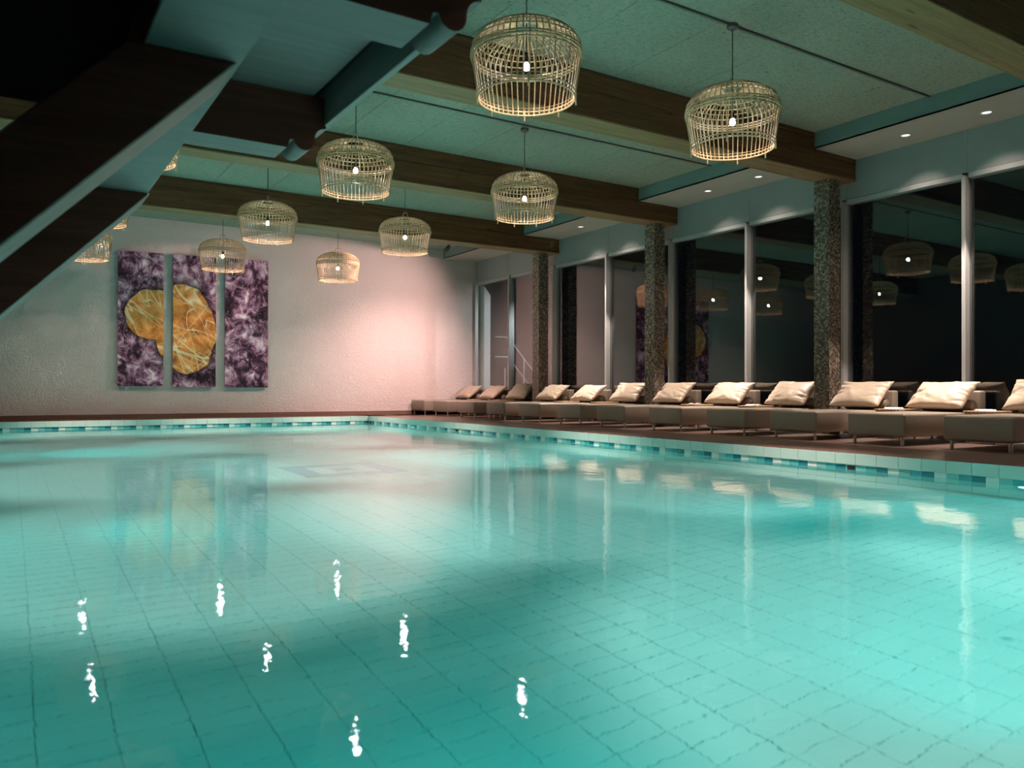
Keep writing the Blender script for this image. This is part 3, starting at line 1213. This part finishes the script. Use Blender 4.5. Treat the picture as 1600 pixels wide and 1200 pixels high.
PM = [pillow_mesh(s) for s in (3, 11, 24, 31)]
PLB = ['beige cushion on the lounger against the end wall', 'beige cushion on the second lounger from the end wall',
       'shaded beige cushion just left of the farthest mosaic column', 'beige cushion just right of the farthest mosaic column',
       'bright beige cushion between the farthest and middle columns', 'beige cushion cut off by the left side of the middle column',
       'shaded beige cushion just right of the middle mosaic column', 'brightest beige cushion midway between middle and nearest columns',
       'beige cushion cut off by the left side of the nearest column', 'beige cushion just right of the nearest mosaic column',
       'bright crumpled cushion second from the right edge of the picture', 'beige cushion cut by the right edge of the picture']
rp = random.Random(4)
for i, y in enumerate(NEAR):
    o = obj('scatter_cushion', PM[(i * 3 + 1) % 4])
    tag(o, PLB[i], 'cushion', 'cushions propped on the loungers')
    tilt = radians(40 + rp.uniform(-5, 5))
    yaw_ = rp.uniform(-.06, .06)
    # local x -> world -Y.. width, local y -> up the slope, local z -> outward (towards -X, up)
    ex = Vector((0, -1, 0))
    ey = Vector((cos(tilt), 0, sin(tilt)))
    ez = ex.cross(ey)
    mm = Matrix((ex, ey, ez)).transposed().to_4x4()
    mm = Matrix.Rotation(yaw_, 4, 'Z') @ mm
    mm.translation = Vector((LX1 - .39, y + LW / 2 + rp.uniform(-.02, .02), .408 + .055 + .56 / 2 * sin(tilt)))
    o.matrix_world = mm

# slatted side tables between the loungers, magazines on some
TG = 'slatted side tables between the loungers'
gaps = [(0, 1), (1, 2), (3, 4), (4, 5), (6, 7), (7, 8), (9, 10), (10, 11)]
TLAB = {(0, 1): 'low slatted side table between the two loungers nearest the end wall',
        (1, 2): 'low slatted side table beyond the farthest column',
        (3, 4): 'low slatted side table first this side of the farthest column',
        (4, 5): 'low slatted side table just beyond the middle column',
        (6, 7): 'low slatted side table first this side of the middle column, loose paper on top',
        (7, 8): 'low slatted side table just beyond the nearest column, magazine on top',
        (9, 10): 'low slatted side table first this side of the nearest column, magazine on top',
        (10, 11): 'low slatted side table nearest the right edge, magazine on top'}


def make_table(x, y, label):
    t_ = thing('side_table', label, 'table', (x, y, 0), 0, TG)
    slat = MB().box(-.24, .24, -.021, .021, .405, .43).mesh('slat', M['tray'], bevel=.003)
    for k_ in range(8):
        obj('slat', slat, t_, (0, -.175 + k_ * .05, 0))
    bar = MB().box(-.018, .018, -.19, .19, .385, .405).mesh('crossbar', M['tray'], bevel=.003)
    for sx in (-.19, .19):
        obj('crossbar', bar, t_, (sx, 0, 0))
    lg = MB().box(-.015, .015, -.015, .015, 0, .386).mesh('leg', M['tray'], bevel=.003)
    for sx in (-.19, .19):
        for sy in (-.165, .165):
            obj('leg', lg, t_, (sx, sy, 0))
    return t_


tb0 = None
MLAB = {(6, 7): 'loose white paper on the side table this side of the middle column', (7, 8): 'folded magazine on the side table just beyond the nearest column',
        (9, 10): 'open magazine on the side table first this side of the nearest column', (10, 11): 'open magazine on the side table nearest the right edge'}


def magazine_mesh(seed):
    rnd = random.Random(seed)
    q = MB()
    n = 10
    for s in (-1, 1):
        top, bot = [], []
        for i in range(n + 1):
            u = i / n
            z = .004 + .022 * sin(pi * min(1, u * 1.15)) * (1 - .4 * u) * rnd.uniform(.9, 1.1)
            top.append((s * u * .13, z))
            bot.append((s * u * .13, .0))
        q.prism(top + bot[::-1], 'y', -.105, .105)
    return q.mesh('magazine', M['paper'], .8)


for i, g in enumerate(gaps):
    yc = (NEAR[g[0]] + NEAR[g[1]] + LW) / 2
    if tb0 is None:
        tb0 = make_table(10.92, yc, TLAB[g])
        remember()
    else:
        copy_thing(tb0, (10.92, yc, 0), TLAB[g], TG)
    if g in MLAB:
        o = obj('magazine', magazine_mesh(i), None, (10.90, yc + .02, .431), (0, 0, .4 + .5 * i))
        tag(o, MLAB[g], 'magazine', 'magazines on the side tables')

# ---------------------------------------------------------------- timber canopy over the camera's left
cz = CAM.z
zP = 1.80 + cz


def under_lit(me):
    """light put into the colour: slot 0 shaded sides, slot 1 lit undersides"""
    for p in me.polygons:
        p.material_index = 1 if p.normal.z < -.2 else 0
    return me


CM = [M['canopyshade'], M['canopy']]
zB = 1.26 + cz
tc_ = thing('timber_canopy', 'dark timber canopy with moulded beam ends and braces filling the upper left corner', 'canopy', (0, 0, 0))
q = MB().box(.36, .705, .3, 5.84, zB, zB + .20)
obj('wall_plate', under_lit(q.mesh('wall_plate', CM, bevel=.006)), tc_)


def ogee(top, bot):
    P = [(.57, top), (1.60, top), (1.60, top - .19)]
    c = (1.60 - .075, top - .19 - 0)
    for i in range(1, 7):
        a = i / 6 * pi / 2
        P.append((1.60 - .07 * sin(a), top - .19 - .07 + .07 * cos(a)))
    P.append((1.53, top - .275))
    for i in range(1, 9):
        a = i / 8 * pi * .95
        P.append((1.465 + .065 * cos(a), top - .275 - .068 * sin(a)))
    P += [(1.375, top - .29), (1.36, bot), (.57, bot)]
    return P


for y0 in (4.63, 2.72, .8):
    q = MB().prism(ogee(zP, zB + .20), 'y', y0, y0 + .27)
    obj('tie_beam', under_lit(q.mesh('tie_beam', CM, .5)), tc_)
q = MB().box(1.59, 1.63, .3, 4.9, zP - .17, zP + .06)
obj('fascia_board', q.mesh('fascia_board', M['canopylit'], bevel=.004), tc_)
q = MB().box(.42, 1.52, .3, 4.9, zP, zP + .03)
q.box(1.52, 1.60, .3, 3.62, zP, zP + .03)
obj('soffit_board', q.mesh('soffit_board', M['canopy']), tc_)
q = MB().box(.3, 1.66, .3, 4.9, zP + .06, zP + .09)
obj('roof_board', q.mesh('roof_board', M['gap']), tc_)


def brace(y0, th, xr, depth, name='brace'):
    # 45 degree strut under the plate, running down to the left
    dx = depth / sin(pi / 4)
    k_ = 1.03
    low = -1.35
    P = [(xr, zB), (xr - dx, zB), (xr - dx - (zB - (cz - .2)) / k_, cz - .2), (xr - (zB - (cz - .2)) / k_, cz - .2)]
    q = MB().prism(P, 'y', y0, y0 + th)
    return obj(name, under_lit(q.mesh(name, CM, bevel=.006)), tc_)


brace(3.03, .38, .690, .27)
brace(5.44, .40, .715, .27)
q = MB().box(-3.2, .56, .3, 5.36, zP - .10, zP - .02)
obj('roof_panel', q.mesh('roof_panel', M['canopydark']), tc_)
q = MB().box(-1.35, -1.1, 3.10, 3.36, 0, zP - .1)
q2 = MB().box(-1.35, -1.1, 5.52, 5.78, 0, zP - .1)
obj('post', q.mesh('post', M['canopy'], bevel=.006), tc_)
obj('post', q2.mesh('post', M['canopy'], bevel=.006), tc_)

# ---------------------------------------------------------------- outside, seen through the end bays
b = MB().box(XR + .2, 40, -10, 45, -.3, -.12)
struct('terrace_ground', b.mesh('terrace_ground', M['ground']))
q = MB().prism([(XR + .1, -.12), (11.82, -.12), (11.82, 3.45), (XR + .1, 3.72)], 'y', 19.66, 19.93)
tag(obj('garden_wall', q.mesh('garden_wall', M['render_white'], bevel=.01)), 'narrow white rendered wall end standing outside the last window bay', 'wall')
t_ = thing('stair_railing', 'pale tubular stair railing outside the end windows', 'railing', (12.40, 19.6, -.12))
for (x, z1) in ((0, 2.36), (-.12, 1.45), (.55, 1.75), (1.15, 1.1)):
    q = MB().cyl((x, 0, 0), (x, 0, z1), .020, 8)
    obj('post', q.mesh('post', M['rail'], .6), t_)
for z in (2.36, 1.78):
    q = MB().tube([(-.45, 0, z), (0, 0, z), (.55, 0, z - .62), (1.15, 0, z - 1.27)], .018, 8)
    obj('handrail', q.mesh('handrail', M['rail'], True), t_)

light('terrace_fill', 'SPOT', (13.6, 15.4, 2.9), 420, (.95, .97, 1), (12.0, 19.7, 1.9), .05, 50, .7)  # added spot without a fixture, brightens the wall end and railing
